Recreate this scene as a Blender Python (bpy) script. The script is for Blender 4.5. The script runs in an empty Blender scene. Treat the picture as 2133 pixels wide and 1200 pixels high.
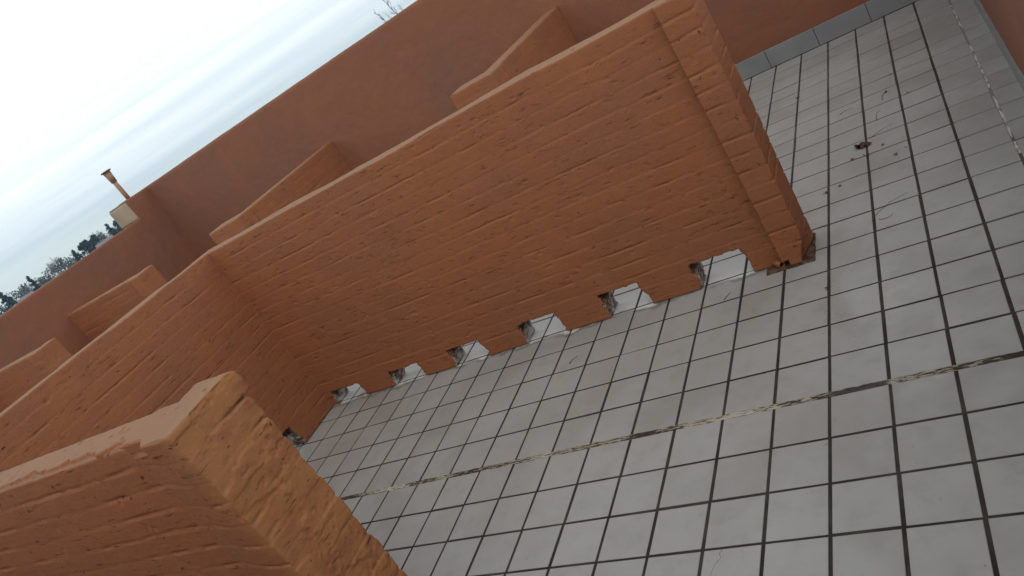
import bpy, math, random
import numpy as np
from mathutils import Matrix, Vector
random.seed(7)
S = bpy.context.scene
C = S.collection
U = 0.2                       # one floor tile, metres; layout below is written in tiles

# ------------------------------------------------------------------ camera
cam = bpy.data.cameras.new('camera'); camo = bpy.data.objects.new('camera', cam); C.objects.link(camo)
Rm = Matrix(((0.7895883734, 0.2927237510, 0.5393171666),
             (0.3173243397, 0.5574722417, -0.7671570655),
             (-0.5252194437, 0.7768767633, 0.3472852296)))
camo.matrix_world = Matrix.Translation((0.67003, -2.21077, 1.80720)) @ Rm.to_4x4()
cam.sensor_width = 36; cam.lens = 26.722; cam.clip_start = 0.02; cam.clip_end = 9000
S.camera = camo

# ------------------------------------------------------------------ world
SUN_EL, SUN_AZ = math.radians(52), math.radians(142)     # azimuth clockwise from +Y
W = bpy.data.worlds.new("World"); S.world = W; W.use_nodes = True
nt = W.node_tree; N = nt.nodes; L = nt.links; N.clear()
def wn(t, **k):
    n = N.new(t)
    for a, b in k.items(): setattr(n, a, b)
    return n
out = wn('ShaderNodeOutputWorld'); bg = wn('ShaderNodeBackground'); L.new(bg.outputs[0], out.inputs[0])
sky = wn('ShaderNodeTexSky', sky_type='NISHITA', sun_disc=False)
sky.sun_elevation = SUN_EL; sky.sun_rotation = SUN_AZ; sky.dust_density = 3.0; sky.air_density = 1.2
tc = wn('ShaderNodeTexCoord'); sep = wn('ShaderNodeSeparateXYZ'); L.new(tc.outputs['Generated'], sep.inputs[0])
# cloud sheet: streaks parallel to the horizon
mp = wn('ShaderNodeMapping'); mp.inputs['Scale'].default_value = (0.8, 0.8, 24.0); mp.inputs['Rotation'].default_value = (0.03, -0.02, 0)
L.new(tc.outputs['Generated'], mp.inputs[0])
n1 = wn('ShaderNodeTexNoise'); n1.inputs['Scale'].default_value = 1.7; n1.inputs['Detail'].default_value = 7; n1.inputs['Roughness'].default_value = 0.52
n1.inputs['Distortion'].default_value = 0.25
L.new(mp.outputs[0], n1.inputs['Vector'])
ramp = wn('ShaderNodeValToRGB'); e = ramp.color_ramp.elements          # elevation -> how much white cloud
e[0].position = 0.0; e[0].color = (0.0,)*3 + (1,); e[1].position = 0.30; e[1].color = (1, 1, 1, 1)
x = ramp.color_ramp.elements.new(0.075); x.color = (0.42,)*3 + (1,)
x = ramp.color_ramp.elements.new(0.13); x.color = (0.92,)*3 + (1,)
L.new(sep.outputs[2], ramp.inputs[0])
ad = wn('ShaderNodeMath', operation='MULTIPLY_ADD'); L.new(n1.outputs[0], ad.inputs[0]); ad.inputs[1].default_value = 1.9; ad.inputs[2].default_value = -0.74
ad2 = wn('ShaderNodeMath', operation='ADD', use_clamp=True); L.new(ad.outputs[0], ad2.inputs[0]); L.new(ramp.outputs[0], ad2.inputs[1])
cl = wn('ShaderNodeMixRGB'); L.new(ad2.outputs[0], cl.inputs[0])
cl.inputs[1].default_value = (0.62, 0.75, 0.87, 1); cl.inputs[2].default_value = (1.12, 1.20, 1.22, 1)
# creamy band low on the horizon
hz = wn('ShaderNodeMapRange'); hz.inputs[1].default_value = -0.02; hz.inputs[2].default_value = 0.040; hz.inputs[3].default_value = 0.75; hz.inputs[4].default_value = 0; hz.interpolation_type = 'SMOOTHSTEP'
L.new(sep.outputs[2], hz.inputs[0])
cl2 = wn('ShaderNodeMixRGB'); L.new(hz.outputs[0], cl2.inputs[0]); L.new(cl.outputs[0], cl2.inputs[1]); cl2.inputs[2].default_value = (0.72, 0.82, 0.76, 1)
# thicker, darker cloud overhead
zn = wn('ShaderNodeMapRange'); zn.inputs[1].default_value = 0.35; zn.inputs[2].default_value = 0.75; zn.inputs[3].default_value = 1.0; zn.inputs[4].default_value = 0.62
L.new(sep.outputs[2], zn.inputs[0])
cl3 = wn('ShaderNodeMixRGB', blend_type='MULTIPLY'); cl3.inputs[0].default_value = 1; L.new(cl2.outputs[0], cl3.inputs[1]); L.new(zn.outputs[0], cl3.inputs[2])
sc = wn('ShaderNodeMixRGB', blend_type='MULTIPLY'); sc.inputs[0].default_value = 1; sc.inputs[2].default_value = (0.08, 0.08, 0.08, 1); L.new(sky.outputs[0], sc.inputs[1])
fin = wn('ShaderNodeMixRGB'); fin.inputs[0].default_value = 0.85; L.new(sc.outputs[0], fin.inputs[1]); L.new(cl3.outputs[0], fin.inputs[2])
L.new(fin.outputs[0], bg.inputs[0]); bg.inputs[1].default_value = 1.0

sun = bpy.data.lights.new('sun', 'SUN'); sun.energy = 0.5; sun.angle = math.radians(40); sun.color = (1, 0.94, 0.86)
suno = bpy.data.objects.new('sun', sun); C.objects.link(suno)
sd = Vector((math.sin(SUN_AZ)*math.cos(SUN_EL), math.cos(SUN_AZ)*math.cos(SUN_EL), math.sin(SUN_EL)))
suno.rotation_euler = sd.to_track_quat('Z', 'Y').to_euler()

S.render.engine = 'CYCLES'
S.view_settings.view_transform = 'Standard'; S.view_settings.look = 'None'
S.view_settings.exposure = 0.15; S.view_settings.gamma = 1.0

# ------------------------------------------------------------------ noise in numpy
def _h(ix, iy, iz, seed):
    n = (ix*374761393 + iy*668265263 + iz*2147483647 + seed*1274126177) & 0xFFFFFFFF
    n = ((n ^ (n >> 13))*1274126177) & 0xFFFFFFFF
    n = ((n ^ (n >> 16))*2246822519) & 0xFFFFFFFF
    return ((n ^ (n >> 15)) & 0xFFFFFF)/float(0xFFFFFF)
def vnoise(p, seed=0):
    f = np.floor(p).astype(np.int64); t = p-f; t = t*t*(3-2*t)
    r = 0
    for dx in (0, 1):
        wx = t[:, 0] if dx else 1-t[:, 0]
        for dy in (0, 1):
            wy = t[:, 1] if dy else 1-t[:, 1]
            for dz in (0, 1):
                wz = t[:, 2] if dz else 1-t[:, 2]
                r = r + wx*wy*wz*_h(f[:, 0]+dx, f[:, 1]+dy, f[:, 2]+dz, seed)
    return r
def fbm(p, o=3, seed=0):
    r = 0; a = 0.5; s = 0
    for k in range(o):
        r = r + a*vnoise(p*(2**k), seed+k*17); s += a; a *= 0.5
    return r/s - 0.5            # about -0.35 .. 0.35
def sstep(a, b, x):
    t = np.clip((x-a)/(b-a), 0, 1); return t*t*(3-2*t)

# ------------------------------------------------------------------ object helpers
def tag(o, label=None, cat=None, group=None, kind=None):
    if label: o['label'] = label
    if cat: o['category'] = cat
    if group: o['group'] = group
    if kind: o['kind'] = kind
    return o
def thing(name, loc, label, cat, group=None):
    o = bpy.data.objects.new(name, None); o.empty_display_size = 0.1; C.objects.link(o)
    o.location = loc; return tag(o, label, cat, group)
def link(name, me, mats, parent=None, smooth=True):
    for m in (mats if isinstance(mats, (list, tuple)) else [mats]): me.materials.append(m)
    o = bpy.data.objects.new(name, me); C.objects.link(o)
    if parent:
        o.parent = parent; o.matrix_parent_inverse = Matrix.Translation(-Vector(parent.location))
    if smooth: me.polygons.foreach_set('use_smooth', [True]*len(me.polygons))
    return o
def npmesh(name, v, quads, mi=None):
    me = bpy.data.meshes.new(name)
    me.vertices.add(len(v)); me.vertices.foreach_set('co', np.asarray(v, np.float32).ravel())
    n = len(quads); k = quads.shape[1]
    me.loops.add(n*k); me.loops.foreach_set('vertex_index', np.asarray(quads, np.int32).ravel())
    me.polygons.add(n); me.polygons.foreach_set('loop_start', np.arange(0, n*k, k, dtype=np.int32))
    me.polygons.foreach_set('loop_total', np.full(n, k, np.int32))
    if mi is not None: me.polygons.foreach_set('material_index', np.asarray(mi, np.int32))
    me.update(calc_edges=True); me.validate()
    return me
def pymesh(name, v, f):
    me = bpy.data.meshes.new(name); me.from_pydata(v, [], f); me.update(); return me

# ------------------------------------------------------------------ voxel-shelled, displaced masonry
def masonry(name, box, step, hfun, mats, parent, occ=None, mat_fun=None, smooth_it=1, jitter=None):
    """box in metres x0,x1,y0,y1,z0,z1.  The block is cut out of a fine lattice, so holes and
    ragged ends are real, then its skin is softened and pushed in and out by hfun."""
    x0, x1, y0, y1, z0, z1 = box
    ax = [np.linspace(a, b, max(2, int(round((b-a)/s)))+1) for a, b, s in zip((x0, y0, z0), (x1, y1, z1), step)]
    nx, ny, nz = [len(a)-1 for a in ax]
    cs = [(a[:-1]+a[1:])/2 for a in ax]
    O = np.ones((nx, ny, nz), bool)
    if occ is not None:
        X, Y, Z = np.meshgrid(*cs, indexing='ij'); O = occ(X, Y, Z)
    P = np.pad(O, 1)
    def vid(i, j, k): return (i*(ny+1)+j)*(nz+1)+k
    quads = []; dirs = []
    for a in range(3):
        for s in (1, -1):
            nb = np.roll(P, -s, axis=a)[1:-1, 1:-1, 1:-1]
            i, j, k = np.nonzero(O & ~nb)
            o = 1 if s > 0 else 0
            if a == 0:
                q = [vid(i+o, j, k), vid(i+o, j+1, k), vid(i+o, j+1, k+1), vid(i+o, j, k+1)]
            elif a == 1:
                q = [vid(i, j+o, k), vid(i, j+o, k+1), vid(i+1, j+o, k+1), vid(i+1, j+o, k)]
            else:
                q = [vid(i, j, k+o), vid(i+1, j, k+o), vid(i+1, j+1, k+o), vid(i, j+1, k+o)]
            if s < 0: q = q[::-1]
            quads.append(np.stack(q, 1)); dirs.append(np.full(len(i), a*2+(s < 0)))
    Q = np.concatenate(quads); D = np.concatenate(dirs)
    u, inv = np.unique(Q.ravel(), return_inverse=True); Q = inv.reshape(Q.shape)
    k = u % (nz+1); j = (u//(nz+1)) % (ny+1); i = u//((nz+1)*(ny+1))
    v = np.stack([ax[0][i], ax[1][j], ax[2][k]], 1)
    raw = v.copy()
    e = np.concatenate([Q[:, [0, 1]], Q[:, [1, 2]], Q[:, [2, 3]], Q[:, [3, 0]]])
    cnt = np.bincount(e.ravel(), minlength=len(v)).astype(float)
    for _ in range(smooth_it):
        acc = np.stack([np.bincount(e[:, 0], v[e[:, 1], c], len(v)) + np.bincount(e[:, 1], v[e[:, 0], c], len(v)) for c in range(3)], 1)
        v = v + 0.55*(acc/cnt[:, None]-v)
    fn = np.cross(v[Q[:, 2]]-v[Q[:, 0]], v[Q[:, 3]]-v[Q[:, 1]])
    vn = np.zeros_like(v)
    for c in range(4):
        for d in range(3): vn[:, d] += np.bincount(Q[:, c], fn[:, d], len(v))
    vn /= np.linalg.norm(vn, axis=1)[:, None]+1e-12
    h = hfun(v, vn)
    v = v + vn*h[:, None]
    if jitter is not None: v = jitter(v)
    mi = mat_fun(raw[Q].mean(1), D) if mat_fun else None
    me = npmesh(name, v, Q, mi)
    tone = getattr(hfun, 'tone', None)
    if tone is not None and len(tone) == len(me.vertices):
        at = me.attributes.new('tone', 'FLOAT', 'POINT'); at.data.foreach_set('value', tone.astype(np.float32))
    return link(name, me, mats, parent)

def courses(seed, ztop, pitch=0.0805, brick=0.245, depth=0.006, lump=0.003, corner=1.0, fill=0.5):
    def f(p, n):
        an = np.abs(n); cor = 1-an.max(1)                      # 0 on faces, about .29 on arrises
        side = 1-sstep(0.55, 0.9, np.abs(n[:, 2]))
        z = p[:, 2] + 0.007*fbm(p*np.array([2.2, 2.2, 3.0]), 2, seed+1)*2 + 0.003*fbm(p*12, 2, seed+21)*2
        t = (ztop-z)/pitch; ci = np.floor(t).astype(np.int64); fr = t-ci
        dz = np.minimum(fr, 1-fr)*pitch
        row = np.round(t).astype(np.int64)
        uu = np.where(an[:, 1] > an[:, 0], p[:, 0], p[:, 1]+7.3)
        m = fbm(np.stack([uu*6.0, row*7.7, 0*uu], 1), 4, seed+2)
        crack = sstep(0.10+(fill-0.5)*0.3, 0.20+(fill-0.5)*0.3, m)      # where the paint never bridged the joint
        soft = sstep(-0.18, 0.22, m)
        h = -depth*0.30*(0.55+0.6*soft)*(1+corner*7*cor)*np.exp(-(dz/0.0050)**2)
        h = h - depth*0.85*crack*np.exp(-(dz/0.0030)**2)
        h = h - 0.0020*soft*(fr-0.5)*(fr < 0.97)                # each course leans out a little over the next
        ub = uu/brick+0.5*(ci % 2)+_h(ci, 0*ci, 0*ci, seed)*0.3; bi = np.floor(ub).astype(np.int64); fb = ub-bi
        du = np.minimum(fb, 1-fb)*brick
        mv = sstep(0.0, 0.3, fbm(np.stack([bi*3.3, ci*5.1, z*18], 1), 2, seed+4))
        h = h - depth*0.34*mv*np.exp(-(du/0.007)**2)
        h = h + (_h(bi, ci, 0*ci, seed+9)-0.5)*0.0014*sstep(0, 0.02, du)           # bricks stand slightly proud or shy
        h = h*side*sstep(0.015, 0.08, p[:, 2])
        f.tone = (_h(bi, ci, 0*ci+3, seed+40)*0.75+_h(ci, 0*ci, 0*ci+3, seed+41)*0.25)*side*sstep(0, 0.014, du)*sstep(0, 0.012, dz)+0.5*(1-side*sstep(0, 0.014, du)*sstep(0, 0.012, dz))
        h = h + 0.5*lump*(fbm(p*7, 5, seed+5)*2) + lump*0.26*fbm(p*58, 3, seed+6)*2
        h = h + cor*0.018*corner*(fbm(p*19, 3, seed+7)-0.03)      # chipped arrises
        pit = fbm(p*34, 2, seed+11); h = h - 0.004*sstep(0.29, 0.34, pit)
        return h
    return f

# ------------------------------------------------------------------ materials
def mat(name):
    m = bpy.data.materials.new(name); m.use_nodes = True; t = m.node_tree
    b = t.nodes['Principled BSDF']
    return m, t, b
class G:
    """small node-graph helper"""
    def __init__(s, t): s.t = t
    def n(s, ty, **k):
        x = s.t.nodes.new(ty)
        for a, b in k.items(): setattr(x, a, b)
        return x
    def l(s, a, b): s.t.links.new(a, b)
    def pos(s): return s.n('ShaderNodeNewGeometry').outputs['Position']
    def mapping(s, v, sc=(1, 1, 1), loc=(0, 0, 0)):
        m = s.n('ShaderNodeMapping'); m.inputs['Scale'].default_value = sc; m.inputs['Location'].default_value = loc; s.l(v, m.inputs[0]); return m.outputs[0]
    def noise(s, v, sc, det=4, ro=0.55, dist=0):
        x = s.n('ShaderNodeTexNoise'); x.inputs['Scale'].default_value = sc; x.inputs['Detail'].default_value = det
        x.inputs['Roughness'].default_value = ro; x.inputs['Distortion'].default_value = dist
        if v is not None: s.l(v, x.inputs['Vector'])
        return x.outputs[0]
    def step(s, v, a, b, lo=0, hi=1):
        x = s.n('ShaderNodeMapRange', interpolation_type='SMOOTHSTEP')
        for i, q in enumerate((a, b, lo, hi)): x.inputs[i+1].default_value = q
        s.l(v, x.inputs[0]); return x.outputs[0]
    def mix(s, f, a, b, mode='MIX'):
        x = s.n('ShaderNodeMixRGB', blend_type=mode)
        for i, q in enumerate((f, a, b)):
            if hasattr(q, 'default_value') or hasattr(q, 'links'): s.l(q, x.inputs[i])
            else: x.inputs[i].default_value = q if i == 0 else (tuple(q)+(1,))[:4]
        return x.outputs[0]
    def math(s, op, a, b=None, clamp=False):
        x = s.n('ShaderNodeMath', operation=op, use_clamp=clamp)
        for i, q in enumerate((a, b)):
            if q is None: continue
            if hasattr(q, 'links'): s.l(q, x.inputs[i])
            else: x.inputs[i].default_value = q
        return x.outputs[0]
    def bump(s, h, st, dist, b, prev=None):
        x = s.n('ShaderNodeBump'); x.inputs['Strength'].default_value = st; x.inputs['Distance'].default_value = dist
        s.l(h, x.inputs['Height'])
        if prev is not None: s.l(prev, x.inputs['Normal'])
        if b is not None: s.l(x.outputs[0], b.inputs['Normal'])
        return x.outputs[0]

def painted_brick(name, base=(0.335, 0.120, 0.047), alt=(0.285, 0.112, 0.056), ochre=(0.355, 0.150, 0.061), och=0.52, pits=True, endface=False):
    m, t, b = mat(name); g = G(t); p = g.pos()
    c = g.mix(g.step(g.noise(p, 2.4, 4), 0.42, 0.62), base, alt)
    at = g.n('ShaderNodeAttribute'); at.attribute_name = 'tone'
    c = g.mix(g.step(at.outputs['Fac'], 0.15, 0.95, 0, 0.55), c, tuple(q*f_ for q, f_ in zip(base, (0.80, 0.86, 1.0))))
    of = g.step(g.noise(g.mapping(p, (1, 1, 2.2), (4, 2, 9)), 4.5, 5, 0.6), och, och+0.2, 0, 0.7)
    if endface:      # the pier's end was patched with a yellower mix
        gx = g.n('ShaderNodeSeparateXYZ'); g.l(p, gx.inputs[0])
        of = g.math('MULTIPLY', of, g.step(g.math('ADD', gx.outputs[0], g.math('MULTIPLY', g.math('ADD', g.noise(p, 9, 4), -0.5), 0.14)), -1.20, -1.10))
    c = g.mix(of, c, ochre)
    c = g.mix(g.math('MULTIPLY', g.noise(g.mapping(p, (1, 1, 3)), 22, 5, 0.65), 0.5), c, (0.28, 0.094, 0.038), 'MIX')
    fine = g.noise(p, 160, 3, 0.6)
    c = g.mix(g.step(fine, 0.35, 0.7, 0.0, 0.34), c, (0.42, 0.185, 0.10))
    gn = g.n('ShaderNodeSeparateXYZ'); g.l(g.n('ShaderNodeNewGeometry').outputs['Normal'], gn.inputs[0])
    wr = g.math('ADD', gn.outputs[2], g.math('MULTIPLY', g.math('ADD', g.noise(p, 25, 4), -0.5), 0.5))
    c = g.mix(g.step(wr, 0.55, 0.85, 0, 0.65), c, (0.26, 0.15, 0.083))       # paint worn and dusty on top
    if pits:
        sp = g.noise(g.mapping(p, (1, 1, 1.9), (1, 5, 3)), 30, 2, 0.5, 0.3)
        c = g.mix(g.step(sp, 0.70, 0.73, 0, 0.8), c, (0.045, 0.018, 0.012))
        st = g.noise(g.mapping(p, (1.0, 1.0, 6.5), (7, 7, 1)), 10, 4, 0.65)     # hairline gaps along the bed joints
        c = g.mix(g.step(st, 0.655, 0.70, 0, 0.7), c, (0.06, 0.024, 0.016))
    g.l(c, b.inputs['Base Color']); b.inputs['Roughness'].default_value = 0.72; b.inputs['Specular IOR Level'].default_value = 0.3
    bp = g.bump(g.noise(g.mapping(p, (1, 1, 1.4)), 48, 8, 0.72), 0.42, 0.006, None)
    if pits: bp = g.bump(g.step(st, 0.60, 0.70), 0.7, -0.004, None, bp)
    bp = g.bump(fine, 0.5, 0.0022, None, bp)
    g.bump(g.noise(p, 420, 2, 0.6), 0.4, 0.0010, b, bp)
    return m
BRICK = painted_brick('terracotta_painted_brick')
BRICK_NEAR = painted_brick('ochre_worn_painted_brick', ochre=(0.45, 0.215, 0.072), och=0.36, endface=True)

m, t, b = mat('terracotta_render'); g = G(t); p = g.pos()
c = g.mix(g.step(g.noise(p, 1.1, 4), 0.38, 0.64), (0.25, 0.094, 0.048), (0.215, 0.092, 0.057))
c = g.mix(g.step(g.noise(g.mapping(p, (1, 1, .35), (3, 0, 0)), 2.3, 5), 0.5, 0.75, 0, 0.5), c, (0.285, 0.112, 0.054))
c = g.mix(g.step(g.noise(p, 70, 4, .6), 0.4, 0.7, 0, 0.25), c, (0.27, 0.090, 0.044))
g.l(c, b.inputs['Base Color']); b.inputs['Roughness'].default_value = 0.8
g.bump(g.noise(p, 90, 5, 0.6), 0.4, 0.003, b, g.bump(g.noise(p, 6, 5), 0.5, 0.03, None))
RENDER = m

m, t, b = mat('cement_mortar'); g = G(t); p = g.pos()
c = g.mix(g.step(g.noise(p, 24, 5), 0.40, 0.60), (0.12, 0.105, 0.09), (0.50, 0.50, 0.48))
g.l(c, b.inputs['Base Color']); b.inputs['Roughness'].default_value = 0.95; g.bump(g.noise(p, 70, 5), 0.9, 0.01, b)
MORTAR = m
m, t, b = mat('dirty_raw_brick'); g = G(t); p = g.pos()
c = g.mix(g.step(g.noise(p, 30, 5), 0.4, 0.65), (0.05, 0.028, 0.02), (0.16, 0.09, 0.06))
g.l(c, b.inputs['Base Color']); b.inputs['Roughness'].default_value = 0.95; g.bump(g.noise(p, 70, 5), 0.9, 0.01, b)
RAW = m

# glazed floor tile
def tile_mat(name, base=(0.375, 0.370, 0.358), second=(0.300, 0.285, 0.270)):
    m, t, b = mat(name); g = G(t); p = g.pos()
    rnd = g.n('ShaderNodeNewGeometry').outputs['Random Per Island']
    c = g.mix(g.step(g.noise(p, 1.7, 4), 0.35, 0.65), base, second)
    c = g.mix(g.math('MULTIPLY', rnd, 0.55), c, (0.40, 0.395, 0.385))
    c = g.mix(g.step(g.noise(p, 13, 6, 0.65), 0.45, 0.75, 0, 0.40), c, (0.27, 0.255, 0.235))
    c = g.mix(g.step(g.noise(g.mapping(p, (1, 1, 1), (9, 3, 0)), 5, 5, 0.6), 0.56, 0.72, 0, 0.35), c, (0.40, 0.395, 0.38))
    c = g.mix(g.step(g.noise(p, 95, 2, 0.5), 0.735, 0.78, 0, 0.7), c, (0.10, 0.085, 0.07))
    c = g.mix(g.step(g.noise(g.mapping(p, (1, 1, 1), (2, 8, 0)), 38, 2, 0.5), 0.75, 0.79, 0, 0.6), c, (0.12, 0.10, 0.085))
    # tiles made paler in an uneven band behind the middle wall
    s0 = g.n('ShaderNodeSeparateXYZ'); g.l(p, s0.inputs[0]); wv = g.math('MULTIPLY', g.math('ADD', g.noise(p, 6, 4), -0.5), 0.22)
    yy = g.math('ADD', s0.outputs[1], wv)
    pale_band = g.math('MULTIPLY', g.step(yy, 0.965, 1.00), g.step(yy, 1.28, 1.5, 1, 0)); pale_band = g.math('MULTIPLY', pale_band, g.step(g.math('ADD', s0.outputs[0], wv), -0.30, -0.24, 1, 0))
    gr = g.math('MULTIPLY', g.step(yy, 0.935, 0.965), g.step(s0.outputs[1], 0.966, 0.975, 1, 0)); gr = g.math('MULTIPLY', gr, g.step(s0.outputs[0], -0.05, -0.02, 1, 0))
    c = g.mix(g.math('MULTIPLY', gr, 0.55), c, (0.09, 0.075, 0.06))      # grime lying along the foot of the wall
    c = g.mix(g.math('MULTIPLY', pale_band, 0.85), c, (0.70, 0.70, 0.69))
    g.l(c, b.inputs['Base Color'])
    r = g.step(g.noise(p, 7, 5, 0.6), 0.35, 0.7, 0.36, 0.58)
    # a smear of water drying on the floor
    sx = g.n('ShaderNodeSeparateXYZ'); g.l(p, sx.inputs[0])
    dx = g.math('MULTIPLY', g.math('ADD', sx.outputs[0], -0.135), 5.2); dy = g.math('MULTIPLY', g.math('ADD', sx.outputs[1], -0.54), 3.1)
    d = g.math('ADD', g.math('MULTIPLY', dx, dx), g.math('MULTIPLY', dy, dy))
    d = g.math('ADD', d, g.math('MULTIPLY', g.math('ADD', g.noise(p, 10, 5, 0.6), -0.5), 3.2))
    wet = g.step(d, 0.35, 0.95, 0.75, 0)
    rr = g.mix(wet, r, (0.16, 0.16, 0.16)); g.l(rr, b.inputs['Roughness'])
    b.inputs['Specular IOR Level'].default_value = 0.5
    bp = g.bump(g.noise(p, 26, 3), 0.12, 0.003, None)
    g.bump(g.noise(g.mapping(p, (1, 1, 1)), 130, 3, 0.6), 0.12, 0.0008, b, bp)
    return m
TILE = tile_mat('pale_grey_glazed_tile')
m, t, b = mat('skirting_tile'); g = G(t); p = g.pos()
c = g.mix(g.step(g.noise(p, 3, 4), 0.35, 0.65), (0.27, 0.28, 0.285), (0.235, 0.245, 0.255))
g.l(c, b.inputs['Base Color']); b.inputs['Roughness'].default_value = 0.45
SKIRT = m
# grout: dark, dusty towards the right hand wall
m, t, b = mat('dark_grout'); g = G(t); p = g.pos(); sx = g.n('ShaderNodeSeparateXYZ'); g.l(p, sx.inputs[0])
c = g.mix(g.step(g.noise(p, 6, 5, .65), 0.35, 0.7), (0.018, 0.013, 0.011), (0.055, 0.040, 0.032))
dust = g.math('MULTIPLY', g.step(sx.outputs[0], 0.606, 0.618), g.step(g.math('ADD', sx.outputs[1], g.math('MULTIPLY', g.noise(p, 3, 3), 1.2)), 1.6, 2.9, 0.25, 0.93))
c = g.mix(dust, c, (0.25, 0.24, 0.225))
back = g.step(g.math('ADD', sx.outputs[1], g.math('MULTIPLY', g.noise(p, 2.1, 4), 1.5)), 1.4, 3.6, 0.0, 0.12)
c = g.mix(back, c, (0.15, 0.11, 0.095))
g.l(c, b.inputs['Base Color']); b.inputs['Roughness'].default_value = 0.9; g.bump(g.noise(p, 120, 4), 0.6, 0.003, b)
GROUT = m
# expansion joint
m, t, b = mat('flaking_joint_filler'); g = G(t); p = g.pos(); sx = g.n('ShaderNodeSeparateXYZ'); g.l(p, sx.inputs[0])
cream = g.mix(g.step(g.noise(p, 2.5, 3), 0.35, 0.65), (0.50, 0.47, 0.40), (0.34, 0.28, 0.18))
streak = g.noise(g.mapping(p, (9, 80, 1)), 2.6, 6, 0.7, 0.5)
loc = g.noise(g.mapping(p, (1, 0.01, 1), (3.3, 0, 0)), 2.2, 3)
thr = g.math('ADD', streak, g.math('MULTIPLY', g.math('ADD', loc, -0.5), 0.8))
dk = g.mix(g.noise(p, 30, 3), (0.018, 0.013, 0.010), (0.07, 0.045, 0.025))
c = g.mix(g.step(thr, 0.47, 0.505), cream, dk)
inx = g.math('MULTIPLY', g.step(sx.outputs[0], 0.0, 0.02), g.step(sx.outputs[0], 0.18, 0.215, 1, 0))     # one tile length lost its filler
c = g.mix(g.math('MULTIPLY', inx, 0.92), c, (0.045, 0.038, 0.036))
g.l(c, b.inputs['Base Color']); b.inputs['Roughness'].default_value = 0.85; g.bump(thr, 0.8, 0.004, b)
JOINT = m
m, t, b = mat('white_sealant'); g = G(t); p = g.pos()
c = g.mix(g.step(g.noise(g.mapping(p, (8, 2.2, 1)), 5, 5, .65), 0.47, 0.56), (0.56, 0.54, 0.50), (0.24, 0.215, 0.19))
g.l(c, b.inputs['Base Color']); b.inputs['Roughness'].default_value = 0.8
SEAL = m
def simple(name, col, ro=0.7, var=0.25, sc=20, metal=0):
    m, t, b = mat(name); g = G(t); p = g.pos()
    dk = tuple(q*(1-var) for q in col)
    g.l(g.mix(g.step(g.noise(p, sc, 4), 0.35, 0.65), col, dk), b.inputs['Base Color'])
    b.inputs['Roughness'].default_value = ro; b.inputs['Metallic'].default_value = metal
    return m

# ------------------------------------------------------------------ floor
def floor():
    gx, gy, bev = 0.031, 0.026, 0.009          # half gaps in tiles
    xs = list(range(-37, 4)) ; rows = []
    for k in range(0, 20): rows.append((k, min(k+1, 19.97)))
    for k in range(0, 14): rows.append((-0.135-k-1, -0.135-k))
    cells = [(x, x+1) for x in xs] + [(4, 4.62)]
    v = []; f = []
    rng = np.random.RandomState(3)
    for (y0, y1) in rows:
        for (x0, x1) in cells:
            j = rng.normal(0, 0.0035, 4); tz = rng.normal(0, 0.0005, 4)
            a, b_ = x0+gx+j[0], x1-gx+j[1]; c, d = y0+gy+j[2], y1-gy+j[3]
            if y0 == 0: c = 0.0
            if abs(y1+0.135) < 1e-6: d = -0.135
            a, b_, c, d = a*U, b_*U, c*U, d*U; e = bev*U; n = len(v)
            ring = lambda i: [(a+i, c+i), (b_-i, c+i), (b_-i, d-i), (a+i, d-i)]
            for q, (px, py) in enumerate(ring(0)): v.append((px, py, -0.006))
            for q, (px, py) in enumerate(ring(0)): v.append((px, py, -0.0012+tz[q]))
            for q, (px, py) in enumerate(ring(e)): v.append((px, py, 0.0+tz[q]))
            for s in range(2):
                for q in range(4):
                    r = (q+1) % 4; f.append((n+s*4+q, n+s*4+r, n+s*4+4+r, n+s*4+4+q))
            f.append((n+8, n+9, n+10, n+11))
    return pymesh('floor', v, f)
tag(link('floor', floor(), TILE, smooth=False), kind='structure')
def sheet(name, x0, x1, y0, y1, z, m, div=1):
    v = []; f = []
    for i in range(div+1):
        xx = x0+(x1-x0)*i/div
        v += [(xx, y0, z), (xx, y1, z)]
        if i: n = len(v); f.append((n-4, n-2, n-1, n-3))
    return link(name, pymesh(name, v, f), m)
tag(sheet('grout_bed', -37.5*U, 4.7*U, -15*U, 20.1*U, -0.0022, GROUT), kind='structure')
# filler ridge in the expansion joint
def ridge(name, a, b, w, z, m, along='x', seed=1, n=500, amp=0.002, break_=False):
    v = []; f = []
    t = np.linspace(a, b, n+1); pr = np.linspace(-1, 1, 7)
    tt = np.repeat(t, 7); ww = np.tile(pr, n+1)
    ed = 1+0.35*fbm(np.stack([tt*25, ww*0.5, 0*tt], 1), 3, seed)*2*np.abs(ww)
    hz_ = z + amp*(1-ww**2)*0.3 + amp*fbm(np.stack([tt*40, ww*2.5, 0*tt], 1), 3, seed+3)*2
    if break_: hz_ = hz_ - 0.006*sstep(0.1, 0.2, fbm(np.stack([tt*9, 0*tt, 0*tt], 1), 2, seed+5))
    p = np.stack([tt, ww*w*ed, hz_], 1)
    if along == 'y': p = np.stack([-ww*w*ed, tt, hz_], 1)
    i = np.arange(n)[:, None]*7+np.arange(6)[None]; i = i.ravel()
    q = np.stack([i, i+7, i+8, i+1], 1)
    if along == 'y': q = q
    o = link(name, npmesh(name, p, q), m); return o
o = ridge('expansion_joint', -37*U, 4.55*U, 0.0675*U*1.0, -0.0004, JOINT, seed=4, n=1600); o.location = (0, -0.0675*U, 0)
tag(o, kind='structure')
o = ridge('sealant_line', -14*U, 17.9*U, 0.028*U, 0.0002, SEAL, along='y', seed=9, n=1400, break_=True); o.location = (4*U, 0, 0)
tag(o, kind='structure')
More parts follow.
